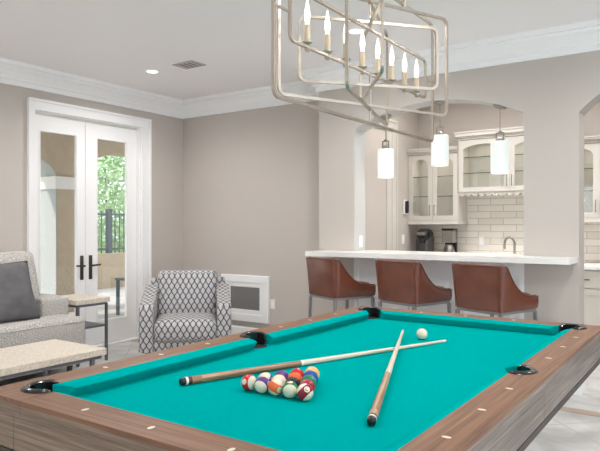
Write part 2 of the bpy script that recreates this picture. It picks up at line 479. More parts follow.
for (a, b, g0, g1, hy, sg) in ((DO0+.016, 4.083, 3.545, 3.99, 4.04, -1), (4.089, DO1-.018, 4.225, 4.655, 4.15, 1)):
    w = MB(); z0, z1, gz0, gz1 = .02, DOZ-.03, .262, 2.28
    w.box(DX-.045, DX, a, g0, z0, z1); w.box(DX-.045, DX, g1, b, z0, z1); w.box(DX-.045, DX, g0, g1, z0, gz0); w.box(DX-.045, DX, g0, g1, gz1, z1)
    leaf = w.build('door_leaf', 'doorwhite', door)
    w = MB(); q = .014
    for y0_, y1_, za, zb in ((g0, g0+q, gz0, gz1), (g1-q, g1, gz0, gz1), (g0+q, g1-q, gz0, gz0+q), (g0+q, g1-q, gz1-q, gz1)):
        w.box(DX-.03, DX+.006, y0_, y1_, za, zb)
    w.build('glazing_bead', 'doorwhite', leaf)
    MB().box(DX-.026, DX-.02, g0+.002, g1-.002, gz0+.002, gz1-.002).build('glass_pane', 'glass', leaf)
    w = MB(); w.box(DX, DX+.009, hy-.021, hy+.021, .735, .995, .004)
    w.cyl((DX, hy, .885), (DX+.055, hy, .885), .011)
    w.bar((DX+.05, hy-sg*.01, .885), (DX+.05, hy+sg*.095, .89), .014, .018)
    w.build('lever_handle', 'bronze', leaf, smooth=40)

# ------------------------------------------------------------------ ceiling fittings
def downlight(x, y, label):
    t = thing('recessed_downlight', label, 'ceiling light', (x, y, ZC), 0, 'recessed ceiling lights')
    MB().lathe([(.052, -.001), (.052, -.007), (.075, -.007), (.08, -.002), (.08, .0)], n=32).build('trim_ring', 'white', t, smooth=40)
    MB().lathe([(.0, -.004), (.051, -.004), (.051, -.002), (0, -.002)], n=32, cap=False).build('lens', 'downlight', t)
    return t
downlight(-4.66, 4.17, 'lit round recessed ceiling light beside the air vent')
downlight(-2.37, 4.22, 'lit round recessed ceiling light seen through the chandelier frames')
t = thing('air_vent', 'grey louvred air vent set in the ceiling', 'vent', (-4.18, 4.2, ZC))
w = MB((-4.18, 4.2, ZC)); w.box(-4.31, -4.05, 4.105, 4.13, ZC-.008, ZC); w.box(-4.31, -4.05, 4.27, 4.295, ZC-.008, ZC); w.box(-4.31, -4.285, 4.13, 4.27, ZC-.008, ZC); w.box(-4.075, -4.05, 4.13, 4.27, ZC-.008, ZC)
w.build('frame', plain('vent frame', srgb(180, 174, 170), .5), t)
MB((-4.18, 4.2, ZC)).box(-4.285, -4.075, 4.13, 4.27, ZC-.0012, ZC-.0004).build('duct_shade_panel', 'cavity_shade', t)  # flat dark panel paints the shade between louvres; no duct is cut
for i in range(4):
    x = -4.28+i*.054
    o = MB((-4.18, 4.2, ZC)).loft([[(x, y, ZC-.008), (x+.002, y, ZC-.008), (x+.018, y, ZC-.0015), (x+.016, y, ZC-.0015)] for y in (4.13, 4.27)]).build('louvre', plain('louvre', srgb(190, 184, 180), .5) if i == 0 else bpy.data.materials['louvre'], t)

# ------------------------------------------------------------------ wall grille, plates
t = thing('wall_grille', 'white framed return grille with grey mesh low on back wall', 'vent', (-4.54, YB, .47))
o = (-4.54, YB, .47); gx0, gx1, gz0, gz1 = -4.895, -4.185, .208, .74
w = MB(o); f = .085
w.box(gx0, gx1, YB-.035, YB, gz1-f, gz1, .006); w.box(gx0, gx1, YB-.035, YB, gz0, gz0+f, .006); w.box(gx0, gx0+f, YB-.034, YB, gz0+f-.01, gz1-f+.01); w.box(gx1-f, gx1, YB-.034, YB, gz0+f-.01, gz1-f+.01)
w.build('frame', 'white', t)
w = MB(o); a0, a1, c0, c1 = gx0+f, gx1-f, gz0+f, gz1-f; q = .05
w.box(a0, a1, YB-.022, YB, c1-q, c1); w.box(a0, a1, YB-.022, YB, c0, c0+q); w.box(a0, a0+q, YB-.022, YB, c0+q, c1-q); w.box(a1-q, a1, YB-.022, YB, c0+q, c1-q)
w.build('inner_frame', 'white', t)
MB(o).box(a0+q, a1-q, YB-.012, YB, c0+q, c1-q).build('mesh_panel', 'grille', t)
def plate(label, o, axis, w_=.07, h_=.115, cat='outlet', name='wall_outlet', rocker=True):
    t = thing(name, label, cat, o)
    if axis == 'y':
        MB().box(-w_/2, w_/2, -.007, 0, -h_/2, h_/2, .003).build('cover_plate', 'plate', t)
        MB().box(-.016, .016, -.010, -.006, -.034, .034, .002).build('socket', 'white', t)
    else:
        MB().box(0, .007, -w_/2, w_/2, -h_/2, h_/2, .003).build('cover_plate', 'plate', t)
        MB().box(.006, .010, -.016, .016, -.034, .034, .002).build('rocker', 'white', t)
    return t
plate('white outlet plate on back wall right of the framed grille', (-4.145, YB, .43), 'y')
plate('white switch plate on the white left jamb of the bar arch', (A0+tk, YBAR+.12, 1.16), 'x', cat='light switch', name='light_switch')
plate('white switch plate on bar room side wall left of black coffee maker', (XK, 6.80, 1.15), 'x', cat='light switch', name='light_switch')
plate('white outlet plate on brick tile backsplash left of the tap', (-2.36, YK-.012, 1.13), 'y')
t = thing('intercom_phone', 'black and white wall phone on bar room side wall', 'phone', (XK, 6.845, 1.54))
MB().box(0, .02, -.05, .05, -.09, .09, .008).build('base', 'plate', t, smooth=40)
MB().puff(.035, .0, .0, .018, .028, .075, .014, n=6).build('handset', 'black', t, smooth=180)

# ------------------------------------------------------------------ bar counter
w = MB((-2.1, 5, 1.03))
poly = [(-3.26, 4.82), (-.916, 4.82), (-.916, YBAR-.001), (A1-.008, YBAR-.001), (A1-.008, 5.44), (A0+.008, 5.44), (A0+.008, YBAR-.001), (-3.26, YBAR-.001)]
w.prism(poly, 1.026, 1.07)
tag(w.build('bar_countertop', 'quartz'), 'long white stone bar top with overhang in front of the arch', 'countertop')

# ------------------------------------------------------------------ bar stools
def stool_mesh():
    # plan outline from front right round the back to front left; s = 0..1
    W, yb, yf, r = .214, -.22, .225, .04
    pl = []
    pl.append((W-.01, yf-.03)); 
    for i in range(1, 9): pl.append((W, yf-.03-(yf-.03-(yb+r))*i/8))
    for i in range(1, 6):
        a = math.pi/2*i/5; pl.append((W-r+r*math.cos(a), yb+r-r*math.sin(a)))
    for i in range(1, 9): pl.append((W-r-(2*(W-r))*i/8, yb-.0-.012*math.sin(math.pi*i/8)))
    for i in range(1, 6):
        a = math.pi/2*i/5; pl.append((-W+r-r*math.sin(a), yb+r-r*math.cos(a)))
    for i in range(1, 9): pl.append((-W, yb+r+(yf-.03-(yb+r))*i/8))
    pl.append((-W+.01, yf-.0))
    pl[0] = (W-.01, yf); 
    ht = []
    for x, y in pl:
        k = max(0, min(1, (y-(yb+.03))/(yf-.02-(yb+.03))))
        h = .33 if k <= 0 else .09+.24*(1-k)**2.6
        ht.append(h)
    return pl, ht
PL, HT = stool_mesh()
ZS = .69
def make_stool():
    t = thing('bar_stool', '', 'bar stool')
    # shell: inner and outer skins
    w = MB(); rings = []; th = .036
    n = len(PL)
    for i, ((x, y), h) in enumerate(zip(PL, HT)):
        a = Vector(PL[max(0, i-1)]); b = Vector(PL[min(n-1, i+1)]); d = (b-a).normalized(); nr = Vector((-d.y, d.x))  # points outwards
        p = Vector((x, y)); 
        if nr.dot(p) < 0: nr = -nr
        rg = []
        for k in range(9):
            z = h*k/8; fl = .028*(z/.33)**1.2+.008*math.sin(math.pi*k/8)
            q = p+nr*fl; rg.append((q.x, q.y, ZS+z))
        q0 = p+nr*.028*(h/.33)**1.2
        q1 = q0-nr*th*.5; rg.append((q1.x, q1.y, ZS+h+.012))
        for k in range(8, -1, -1):
            z = h*k/8; fl = .028*(z/.33)**1.2
            q = p+nr*(fl-th); rg.append((q.x, q.y, ZS+z))
        rings.append(rg)
    w.loft(rings)
    w.build('backrest_shell', 'leather', t, smooth=50)
    # seat
    w = MB(); w.puff(0, .012, ZS+.05, .188, .215, .062, .045, (0, .012, .012), n=10); w.build('seat_cushion', 'leather', t, smooth=180)
    # welt along the upper edge and the two rear corner seams
    w = MB(); pts = []
    for i, ((x, y), h) in enumerate(zip(PL, HT)):
        a = Vector(PL[max(0, i-1)]); b = Vector(PL[min(n-1, i+1)]); d = (b-a).normalized(); nr = Vector((-d.y, d.x)); p = Vector((x, y))
        if nr.dot(p) < 0: nr = -nr
        q = p+nr*(.028*(h/.33)**1.2+.002); pts.append((q.x, q.y, ZS+h+.002))
    w.tube(pts, .005, 6); w.build('piping', 'piping', t, smooth=180)
    for i in (11, len(PL)-12):
        x, y = PL[i]; p = Vector((x, y)); nr = p.normalized()
        w = MB(); w.tube([((p+nr*(.029*(z/.33)**1.2+.006)).x, (p+nr*(.029*(z/.33)**1.2+.006)).y, ZS+z) for z in [.33*k/8 for k in range(9)]], .0045, 6)
        w.build('corner_seam', 'piping', t, smooth=180)
    # metal frame
    w = MB(); zz = ZS-.012
    c = [(-.197, -.205), (.197, -.205), (.197, .205), (-.197, .205)]
    for a, b in zip(c, c[1:]+c[:1]): w.bar((a[0], a[1], zz), (b[0], b[1], zz), .02, .02)
    w.build('seat_frame', 'chairmetal', t)
    for x, y in c:
        f = 1.10
        w = MB(); w.loft([[(x*f+dx*.009, y*f+dy*.009, 0) for dx, dy in ((-1, -1), (1, -1), (1, 1), (-1, 1))], [(x+dx*.012, y+dy*.012, ZS-.02) for dx, dy in ((-1, -1), (1, -1), (1, 1), (-1, 1))]])
        w.build('leg', 'chairmetal', t)
    w = MB(); f = 1.068; c2 = [(x*f, y*f) for x, y in c]
    for a, b in zip(c2, c2[1:]+c2[:1]): w.bar((a[0], a[1], .22), (b[0], b[1], .22), .018, .018)
    w.build('footrest', 'chairmetal', t)
    return t
st = make_stool()
for i, (x, y, a, lab) in enumerate(((-2.83, 4.77, -24, 'cognac leather bar stool nearest the left end of the white bar'),
                                     (-2.12, 4.775, -19, 'middle one of the three cognac leather bar stools at the bar'),
                                     (-1.412, 4.69, -21, 'cognac leather bar stool in front of the pale right pier'))):
    s = st if i == 0 else copy_tree(st)
    s.location = (x, y, 0); s.rotation_euler = (0, 0, R(a)); tag(s, lab, 'bar stool', 'leather stools along the bar')

# ------------------------------------------------------------------ pendants on the arch soffit
for i, (x, lab) in enumerate(((-2.625, 'lit white glass pendant lamp hanging at the left of the arch'),
                              (-2.083, 'middle lit white cylinder pendant lamp over the bar'),
                              (-1.546, 'lit white glass pendant lamp hanging before the raised glass cabinet'))):
    zt = arch_z(x, A0, A1, AZ, AR)-tk
    t = thing('pendant_light', lab, 'pendant lamp', (x, YBAR+T/2, zt), 0, 'glass pendants over the bar')
    zb = (1.768, 1.853, 1.757)[i]-zt
    sl = (arch_z(x+.03, A0, A1, AZ, AR)-arch_z(x-.03, A0, A1, AZ, AR))/.06
    o = MB().lathe([(.058, -.0), (.058, -.012), (.046, -.022), (.012, -.026), (.004, -.026)], n=24).build('canopy', 'steel', t, smooth=40)
    o.rotation_euler = (0, -math.atan(sl), 0)
    MB().cyl((0, 0, -.02), (0, 0, zb+.352), .0035, n=8).build('stem', 'steel', t)
    w = MB(); zz = zb+.275
    w.tube([(-.03, 0, zz), (-.03, 0, zz+.075), (.03, 0, zz+.075), (.03, 0, zz)], .006, sq=True, side=(0, 1, 0)); w.box(-.012, .012, -.012, .012, zz+.07, zz+.09)
    w.build('bracket', 'steel', t)
    MB().lathe([(.03, zz-.005), (.03, zz+.02), (.01, zz+.035)], n=20).build('lamp_cap', 'steel', t, smooth=40)
    MB().lathe([(.0, zb), (.071, zb), (.077, zb+.006), (.077, zb+.27), (.071, zb+.276), (0, zb+.286)], n=36, cap=False).build('glass_shade', 'shade', t, smooth=40)
    L = bpy.data.lights.new('pendant_glow', 'POINT'); L.energy = .6; L.color = (1, .97, .92); L.shadow_soft_size = .09
    lo = bpy.data.objects.new('pendant_glow', L); COL.objects.link(lo); lo.location = (x, YBAR+T/2, zt+zb-.10)

# ------------------------------------------------------------------ bar room cabinets
YC = 6.95
def wall_cabinet(label, x0, x1, z0, z1, doors, scallop=False, crown=.07):
    o = ((x0+x1)/2, YK, z0); t = thing('glass_cabinet', label, 'cabinet', o)
    w = MB(o); k = .02; yf = YC+.022
    yb = YK-.013
    w.box(x0, x0+k, yf, yb, z0, z1); w.box(x1-k, x1, yf, yb, z0, z1); w.box(x0+k, x1-k, yf, yb, z0, z0+k); w.box(x0+k, x1-k, yf, yb, z1-k, z1); w.box(x0+k, x1-k, yb-.012, yb, z0+k, z1-k)
    w.build('carcass', 'cabin', t)
    w = MB(o)
    for d, a, b in ((.012, 0, .02), (.025, .02, .035), (.045, .035, crown-.015), (.055, crown-.015, crown)):
        w.box(x0-(d*.5 if scallop else 0), x1+(d*.5 if scallop else 0), YC-d, yb, z1+a, z1+b)
    w.build('cornice', 'cab', t)
    w = MB(o); w.box(x0+.001, x1+.008, YC-.012, yb, z0-.03, z0); w.box(x0+.001, x1+.016, YC-.02, yb, z0-.045, z0-.03)
    if not scallop: w.build('bottom_moulding', 'cab', t)
    else: w.b.free()
    n = len(doors)
    for i, (a, b, hs) in enumerate(doors):
        w = MB(o); s = .055; za, zb = z0+.004, z1-.004; yf0, yf1 = YC, YC+.02
        w.box(a, a+s, yf0, yf1, za, zb); w.box(b-s, b, yf0, yf1, za, zb); w.box(a+s, b-s, yf0, yf1, za, za+s)
        m = 14; gx0, gx1 = a+s, b-s
        w.loft([[(x, yf0, zz), (x, yf1, zz), (x, yf1, zb), (x, yf0, zb)] for x, zz in [(gx0+(gx1-gx0)*j/m, arch_z(gx0+(gx1-gx0)*j/m, gx0, gx1, zb-s-.05, .05)) for j in range(m+1)]])
        d = w.build('door', 'cab', t)
        MB(o).box(gx0-.003, gx1+.003, yf0+.008, yf0+.012, za+s-.003, zb-s).build('glass_pane', 'glass', d)
        hx = b-.028 if hs > 0 else a+.028
        w = MB(o); w.cyl((hx, YC-.025, z0+.06), (hx, YC-.025, z0+.19), .005, n=8); w.cyl((hx, YC-.025, z0+.075), (hx, YC, z0+.075), .004, n=8); w.cyl((hx, YC-.025, z0+.175), (hx, YC, z0+.175), .004, n=8)
        w.build('handle', 'steel', d, smooth=40)
    hh = z1-z0
    for f in (.36, .66):
        g_ = MB(o).box(x0+.022, x1-.022, YC+.05, YK-.03, z0+hh*f, z0+hh*f+.008).build('glass_shelf', 'greenglass', t)
        MB(o).box(x0+.022, x1-.022, YC+.047, YC+.0499, z0+hh*f, z0+hh*f+.009).build('polished_edge', 'glassedge', g_)
    if scallop:
        w = MB(o); m = 14; zz = z0-.02
        w.box(x0, x1, YC+.01, yb, z0-.02, z0)
        w.build('stemware_rack', 'cab', t)
        ns = 15
        for i in range(ns):
            xa = x0+(x1-x0)*(i+.5)/ns; r_ = .03
            q = MB(o); prof = [(xa-r_, z0-.02)]+[(xa-r_*math.cos(math.pi*j/8), z0-.022-.022*math.sin(math.pi*j/8)) for j in range(9)]+[(xa+r_, z0-.02)]
            q.loft([[(x, y, z) for x, z in prof] for y in (YC+.012, YC+.028)])
            q.build('scallop', 'cab', t)
    L = bpy.data.lights.new('cabinet_puck', 'AREA'); L.energy = .8*(x1-x0)/.63; L.color = (1, .94, .84); L.shape = 'RECTANGLE'; L.size = (x1-x0)*.8; L.size_y = .12
    lo = bpy.data.objects.new('cabinet_puck', L); COL.objects.link(lo); lo.location = ((x0+x1)/2, YC+.12, z1-.025)
    return t
cl0, cl1 = XK+.002, -2.537
mid = (cl0+cl1)/2
wall_cabinet('lower cream glass door cabinet above the two coffee makers', cl0, cl1, 1.375, 2.175, [(cl0+.003, mid-.001, 1), (mid+.001, cl1-.003, -1)])
c0, c1 = -2.533, -1.352; mid = (c0+c1)/2
wall_cabinet('raised cream glass cabinet with scalloped stemware rack above the tap', c0, c1, 1.70, 2.315, [(c0+.003, mid-.001, 1), (mid+.001, c1-.003, -1)], scallop=True, crown=.09)
r0, r1 = -1.348, -.715; mid = (r0+r1)/2
wall_cabinet('cream glass cabinet seen through the right hand archway', r0, r1, 1.395, 2.175, [(r0+.003, mid-.001, 1), (mid+.001, r1-.003, -1)])

# base cabinets and worktop
def base_cab(label, x0, x1, nd):
    o = ((x0+x1)/2, YK, 0); yf = 6.66; t = thing('base_cabinet', label, 'cabinet', o)
    w = MB(o); w.box(x0, x1, yf+.02, YK-.014, .1, .873); w.box(x0, x1, yf+.08, YK-.014, 0, .1); w.build('body', 'cab', t)
    s = (x1-x0)/nd
    for i in range(nd):
        a, b = x0+s*i+.006, x0+s*(i+1)-.006
        d = MB(o).box(a, b, yf, yf+.02, .69, .86).build('drawer', 'cab', t)
        w = MB(o); m = (a+b)/2; w.cyl((m-.07, yf-.028, .775), (m+.07, yf-.028, .775), .006, n=8); w.cyl((m-.055, yf-.028, .775), (m-.055, yf, .775), .004, n=8); w.cyl((m+.055, yf-.028, .775), (m+.055, yf, .775), .004, n=8)
        w.build('handle', 'bronze', d, smooth=40)
        w = MB(o); q = .06
        w.box(a, b, yf, yf+.02, .115, .115+q); w.box(a, b, yf, yf+.02, .68-q, .68); w.box(a, a+q, yf, yf+.02, .115+q, .68-q); w.box(b-q, b, yf, yf+.02, .115+q, .68-q); w.box(a+q, b-q, yf+.01, yf+.02, .115+q, .68-q)
        w.build('door', 'cab', t)
    return t
base_cab('cream base cabinet run below the worktop under the raised cabinet', XK+.03, -1.352, 4)
base_cab('cream base cabinet with drawers seen through the right hand archway', -1.348, -.1, 3)
tag(MB((-1.6, 7, .875)).box(XK+.002, -.09, 6.635, YK-.013, .875, .912, .004).build('kitchen_worktop', 'quartz'), 'pale worktop along the rear wall of the bar room', 'countertop')

# coffee makers
zw = .912
t = thing('pod_coffee_maker', 'rounded black pod coffee maker on the rear worktop', 'coffee maker', (-2.965, 7.0, zw))
MB().puff(0, .02, .15, .078, .11, .15, .05, n=8).build('body', plain('dark grey plastic', srgb(72, 70, 70), .35), t, smooth=180)
MB().puff(0, -.015, .29, .083, .11, .055, .045, (0, 0, .02), n=8).build('brew_head', 'black', t, smooth=180)
MB().puff(0, -.13, .305, .055, .02, .02, .015, n=6).build('handle', 'steel', t, smooth=180)
MB().cyl((0, -.1, .19), (0, -.1, .25), .04, n=16).build('spout', 'black', t, smooth=40)
MB().box(-.07, -.06, -.108, -.098, .02, .24, .002).build('side_seam', 'black', t)
t = thing('drip_coffee_maker', 'steel fronted drip coffee maker with carafe on the rear worktop', 'coffee maker', (-2.66, 7.03, zw))
MB().box(-.075, .075, .02, .05, 0, .36, .008).build('water_tank', 'black', t)
MB().box(-.08, .08, -.12, .02, 0, .03, .008).build('base', 'black', t)
MB().box(-.075, .075, -.085, .02, .20, .345, .012).build('brew_housing', 'steel', t)
MB().box(-.078, .078, -.09, .05, .345, .368, .01).build('lid', 'black', t)
c = MB().lathe([(.055, .032), (.066, .05), (.07, .09), (.06, .14), (.045, .16), (.045, .175)], (0, -.04, 0), n=24).build('carafe', 'steel', t, smooth=40)
w = MB(); w.tube([(0, -.095, .15), (0, -.135, .14), (0, -.14, .09), (0, -.105, .07)], .008, 8); w.build('carafe_handle', 'black', c, smooth=180)

# tap
t = thing('kitchen_tap', 'curved gooseneck steel tap in front of the tiles', 'tap', (-1.90, 7.0, zw))
pts = [(0, 0, 0), (0, 0, .19)]+[(-.055+.055*math.cos(a), 0, .19+.08*math.sin(a)) for a in [math.pi*i/10 for i in range(1, 11)]]+[(-.11, 0, .14)]
MB().tube(pts, .013, 10).build('spout', 'steel', t, smooth=180)
MB().lathe([(.028, 0), (.028, .008), (.02, .012), (.02, .05)], n=20).build('base', 'steel', t, smooth=40)
t2 = MB(); t2.cyl((.015, 0, .045), (.055, 0, .055), .008, n=8); t2.cyl((.055, 0, .055), (.062, 0, .10), .006, n=8); t2.build('lever', 'steel', t, smooth=40)

# ------------------------------------------------------------------ armchair
CA = R(45+180-180)
def armchair():
    # local frame: seat faces -y
    t = thing('armchair', 'armchair in ivory and navy ogee weave in the corner', 'armchair', (-4.475, 4.465, 0), R(43))
    kw = dict(uv=True, smooth=180)
    for s in (-1, 1):
        w = MB()
        # arm: side profile (y, z) swept across x with rounded top
        prof = [(-.40, .11), (-.415, .45), (-.405, .53), (-.37, .563), (-.30, .578), (-.10, .61), (.12, .66), (.30, .70), (.36, .58), (.33, .11)]
        rings = []
        for x, sh in ((.30, .02), (.305, .006), (.33, 0), (.40, 0), (.425, .006), (.435, .02)):
            c = Vector((0, .4)); rg = []
            for y, z in prof:
                v = Vector((y, z)); d = (c-v).normalized(); q = v+d*sh; rg.append((s*x, q.x, q.y))
            rings.append(rg)
        w.loft(rings); w.build('arm', 'ogee', t, uv=True, smooth=40)
    w = MB(); w.puff(0, -.03, .19, .305, .36, .08, .02, n=8); w.build('seat_base', 'ogee', t, **kw)
    w = MB(); w.puff(0, -.09, .305, .30, .345, .10, .06, (0, .012, .02), n=14); w.build('seat_cushion', 'ogee', t, **kw)
    rot = Matrix.Rotation(R(-13), 4, 'X')
    w = MB(); w.puff(0, .315, .44, .395, .05, .325, .035, n=10, rot=rot); w.build('backrest', 'ogee', t, **kw)
    rot = Matrix.Rotation(R(-15), 4, 'X')
    w = MB(); w.puff(0, .205, .59, .305, .085, .25, .045, (0, .03, .006), n=14, rot=rot); w.build('back_cushion', 'ogee', t, **kw)
    for x in (-.36, .36):
        for y in (-.34, .30):
            MB().cyl((x, y, 0), (x, y, .13), .018, .026, n=12).build('leg', 'darkwood', t, smooth=40)
    return t
armchair()

# ------------------------------------------------------------------ sofa
o = (-5.1, 2.3, 0); Y0, Y1 = 1.2, 3.45
t = thing('sofa', 'light grey tweed sofa along the left wall', 'sofa', o)
w = MB(o); w.puff(-5.08, (Y0+Y1)/2, .16, .40, (Y1-Y0)/2-.02, .075, .02, n=8); w.build('base', 'tweed', t, smooth=180)
for y in (Y0+.14, Y1-.14):
    w = MB(o); w.puff(-5.22, y, .385, -0+.245, .14, .275, .022, (0, .006, .008), n=10); w.build('arm', 'tweed', t, smooth=180)
w = MB(o); w.puff(-5.46, (Y0+Y1)/2, .50, .085, (Y1-Y0)/2-.2, .40, .06, n=10); w.build('backrest', 'tweed', t, smooth=180)
ym = (Y0+Y1)/2
for sg in (-1, 1):
    # T shaped seat cushion wraps in front of the arm
    yin, yarm, yo = ym+sg*.004, (Y1-.285) if sg > 0 else (Y0+.285), (Y1+.0) if sg > 0 else (Y0-.0)
    poly = [(-5.36, yin), (-4.72, yin), (-4.715, yo-sg*.05), (-4.73, yo-sg*.012), (-4.76, yo), (-4.93, yo), (-4.945, yo-sg*.02), (-4.95, yarm), (-5.36, yarm)]
    cx = sum(p[0] for p in poly)/len(poly)
    rings = []
    zs = ((.235, .02), (.24, .008), (.26, 0), (.455, 0), (.475, .006), (.49, .02), (.50, .06), (.505, .12))
    cc = Vector((-5.02, (yin+yarm)/2))
    w = MB(o)
    for z, sh in zs:
        rg = []
        for p in poly:
            v = Vector(p)
            dx = -sh if v.x > cc.x else sh; dy = -sh if (v.y-cc.y) > 0 else sh
            if v.x < -4.9 and abs(v.y-yarm) < .001 and v.x > -5: dx = -sh
            rg.append((v.x+dx, v.y+dy, z))
        rings.append(rg)
    w.loft(rings)
    c = w.build('seat_cushion', 'tweed', t, smooth=50)
    w = MB(o)
    for z in (.458, .252):
        w.tube([(x+(.004 if x > cc.x else 0), y, z) for x, y in poly[1:6]], .0065, 6)
    w.build('piping', 'tweed', c, smooth=180)
    rot = Matrix.Rotation(R(-12), 4, 'Y') @ Matrix.Rotation(R(3*sg), 4, 'X')
    w = MB(o); w.puff(-5.255, ym+sg*.475, .765, .10, .465, .285, .05, (.035, .01, .02), n=12, rot=rot); w.build('back_cushion', 'tweed', t, smooth=180)
for x in (-5.40, -4.80):
    for y in (Y0+.12, Y1-.12):
        MB(o).cyl((x, y, 0), (x, y, .095), .022, .028, n=12).build('leg', 'darkwood', t, smooth=40)
# pillow
def pillow(name, label, loc, rot, a, thick, mat):
    w = MB(); n = 16; top = []; bot = []
    for i in range(n+1):
        ra, rb = [], []
        for j in range(n+1):
            u, v = -1+2*i/n, -1+2*j/n
            h = thick*((1-abs(u)**2.6)*(1-abs(v)**2.6))**.55
            k = 1-.05*(1-abs(u*v))
            pinch = 1-.06*(1-u*u) if abs(v) > .5 else 1
            x, y = a*u*(1-.045*(1-v*v)*0-.05*(1-abs(v))**1*abs(u)), a*v*(1-.05*(1-abs(u))*abs(v))
            wr = .006*math.sin(5*u+3*v)*(1-u*u)*(1-v*v)
            ra.append(w.b.verts.new((x, y, h+wr)))
            rb.append(ra[-1] if (i in (0, n) or j in (0, n)) else w.b.verts.new((x, y, -h)))
        top.append(ra); bot.append(rb)
    for i in range(n):
        for j in range(n):
            w.face([top[i][j], top[i+1][j], top[i+1][j+1], top[i][j+1]])
            q = [bot[i][j], bot[i][j+1], bot[i+1][j+1], bot[i+1][j]]
            w.face(q)
    ob = w.build(name, mat, smooth=180); ob.location = loc; ob.rotation_euler = rot
    return tag(ob, label, 'pillow')
pillow('throw_pillow', 'charcoal velvet throw pillow leaning on the grey sofa back', (-4.975, 2.83, .752), (R(2), R(70), R(3)), .265, .085, 'velvet')

# ------------------------------------------------------------------ coffee table
o = (-3.875, 2.1, 0); x0, x1, y0, y1 = -4.18, -3.57, 1.42, 2.775
t = thing('coffee_table', 'rectangular travertine coffee table on dark metal frame by sofa', 'coffee table', o)
MB(o).box(x0, x1, y0, y1, .405, .45, .003).build('tabletop', 'travertine', t)
w = MB(o); q = .02
for a, b in (((x0+.03, y0+.03), (x1-.03, y0+.03)), ((x1-.03, y0+.03), (x1-.03, y1-.03)), ((x1-.03, y1-.03), (x0+.03, y1-.03)), ((x0+.03, y1-.03), (x0+.03, y0+.03))):
    w.bar((a[0], a[1], .393), (b[0], b[1], .393), .02, .024)
w.build('apron_frame', 'blackmetal', t)
for x in (x0+.03, x1-.03):
    for y in (y0+.05, y1-.10):
        MB(o).box(x-.0125, x+.0125, y-.0125, y+.0125, 0, .39).build('leg', 'blackmetal', t)
w = MB(o)
w.bar((x0+.03, y1-.10, .03), (x1-.03, y1-.10, .03), .02, .02); w.bar((x0+.03, y0+.05, .03), (x1-.03, y0+.05, .03), .02, .02)
w.build('floor_rail', 'blackmetal', t)
# end table
o = (-5.17, 3.68, 0); x0, x1, y0, y1 = -5.42, -4.92, 3.485, 3.865
t = thing('end_table', 'small stone topped end table between sofa and french door', 'end table', o)
MB(o).box(x0, x1, y0, y1, .572, .618, .003).build('tabletop', 'travertine', t)
w = MB(o)
for a, b in (((x0+.02, y0+.03), (x1-.02, y0+.03)), ((x1-.02, y0+.03), (x1-.02, y1-.03)), ((x1-.02, y1-.03), (x0+.02, y1-.03)), ((x0+.02, y1-.03), (x0+.02, y0+.03))):
    w.bar((a[0], a[1], .56), (b[0], b[1], .56), .022, .024)
w.build('apron_frame', 'blackmetal', t)
for x in (x0+.02, x1-.02):
    for y in (y0+.03, y1-.03):
        MB(o).box(x-.011, x+.011, y-.011, y+.011, 0, .56).build('leg', 'blackmetal', t)
MB(o).box(x0+.025, x1-.025, y0+.035, y1-.035, .335, .355).build('shelf', 'blackmetal', t)

# ------------------------------------------------------------------ pool table
PX, PY = -1.245, 2.325
HX, HY = .735, 1.275        # outer half sizes
NX, NY = .561, 1.1195       # cushion nose
ZR, ZB = .779, .727
WD = .125; IX, IY = HX-WD, HY-.122
t = thing('pool_table', 'weathered oak pool table with teal cloth', 'pool table', (PX, PY, 0))
pr = .060                    # pocket hole radius in the wood
pcx, pcy = NX+.036, NY+.016  # corner pocket centre
psx = NX+.058                # side pocket centre
def arc(cx, cy, r, a0, a1, n=14): return [(cx+r*math.cos(a0+(a1-a0)*i/n), cy+r*math.sin(a0+(a1-a0)*i/n)) for i in range(n+1)]
def ang_hit(c, r, v): return math.acos(max(-1, min(1, (v-c)/r)))
# long rails incl. corner blocks (right side, mirrored for left)
JX = .52                     # x of the joint between long and short rails
def long_rail(sx):
    # start at outer near, go counter clockwise for sx=+1
    p = [(HX, -HY), (HX, HY), (JX, HY)]
    # down joint to pocket at far corner
    a_j = math.acos((JX-pcx)/pr) if abs(JX-pcx) < pr else math.pi*.75
    p2 = arc(pcx, pcy, pr, a_j if abs(JX-pcx) < pr else math.pi*.80, -math.acos((IX-pcx)/pr) if abs(IX-pcx) < pr else -math.pi*.4)
    p += ([(JX, IY)] if abs(JX-pcx) >= pr else [])+p2
    a = math.acos(max(-1, (IX-psx)/pr)) if abs(IX-psx) < pr else math.pi/2
    p += [(IX, pr*math.sin(a))] if False else []
    p += arc(psx, 0, pr, a, -a, 12)
    p += arc(pcx, -pcy, pr, math.acos((IX-pcx)/pr) if abs(IX-pcx) < pr else math.pi*.4, -a_j if abs(JX-pcx) < pr else -math.pi*.80)
    p += ([(JX, -IY)] if abs(JX-pcx) >= pr else [])+[(JX, -HY)]
    p = [(x*sx, y) for x, y in p]
    return p if sx > 0 else p[::-1]
for sx in (1, -1):
    w = MB(); w.prism(long_rail(sx), ZR-.014, ZR); w.build('side_rail', 'wy', t)
for sy in (1, -1):
    w = MB(); p = [(-JX+.001, IY*1), (JX-.001, IY), (JX-.001, HY), (-JX+.001, HY)]
    p = [(x, y*sy) for x, y in p]
    w.prism(p if sy > 0 else p[::-1], ZR-.014, ZR); w.build('end_rail', 'wx', t)
for sy in (1, -1):
    c, d = sorted((sy*(HY-.035), sy*(HY-.001)))
    for a, b in ((-HX+.001, -JX-.001), (-JX+.001, JX-.001), (JX+.001, HX-.001)):
        MB().box(a, b, c, d, ZR-.05, ZR-.0145).build('end_fascia', 'ax', t)
for sx in (1, -1):
    a, b = sorted((sx*(HX-.035), sx*(HX-.001)))
    MB().box(a, b, -HY+.036, HY-.036, ZR-.05, ZR-.0145).build('side_fascia', 'ay', t)
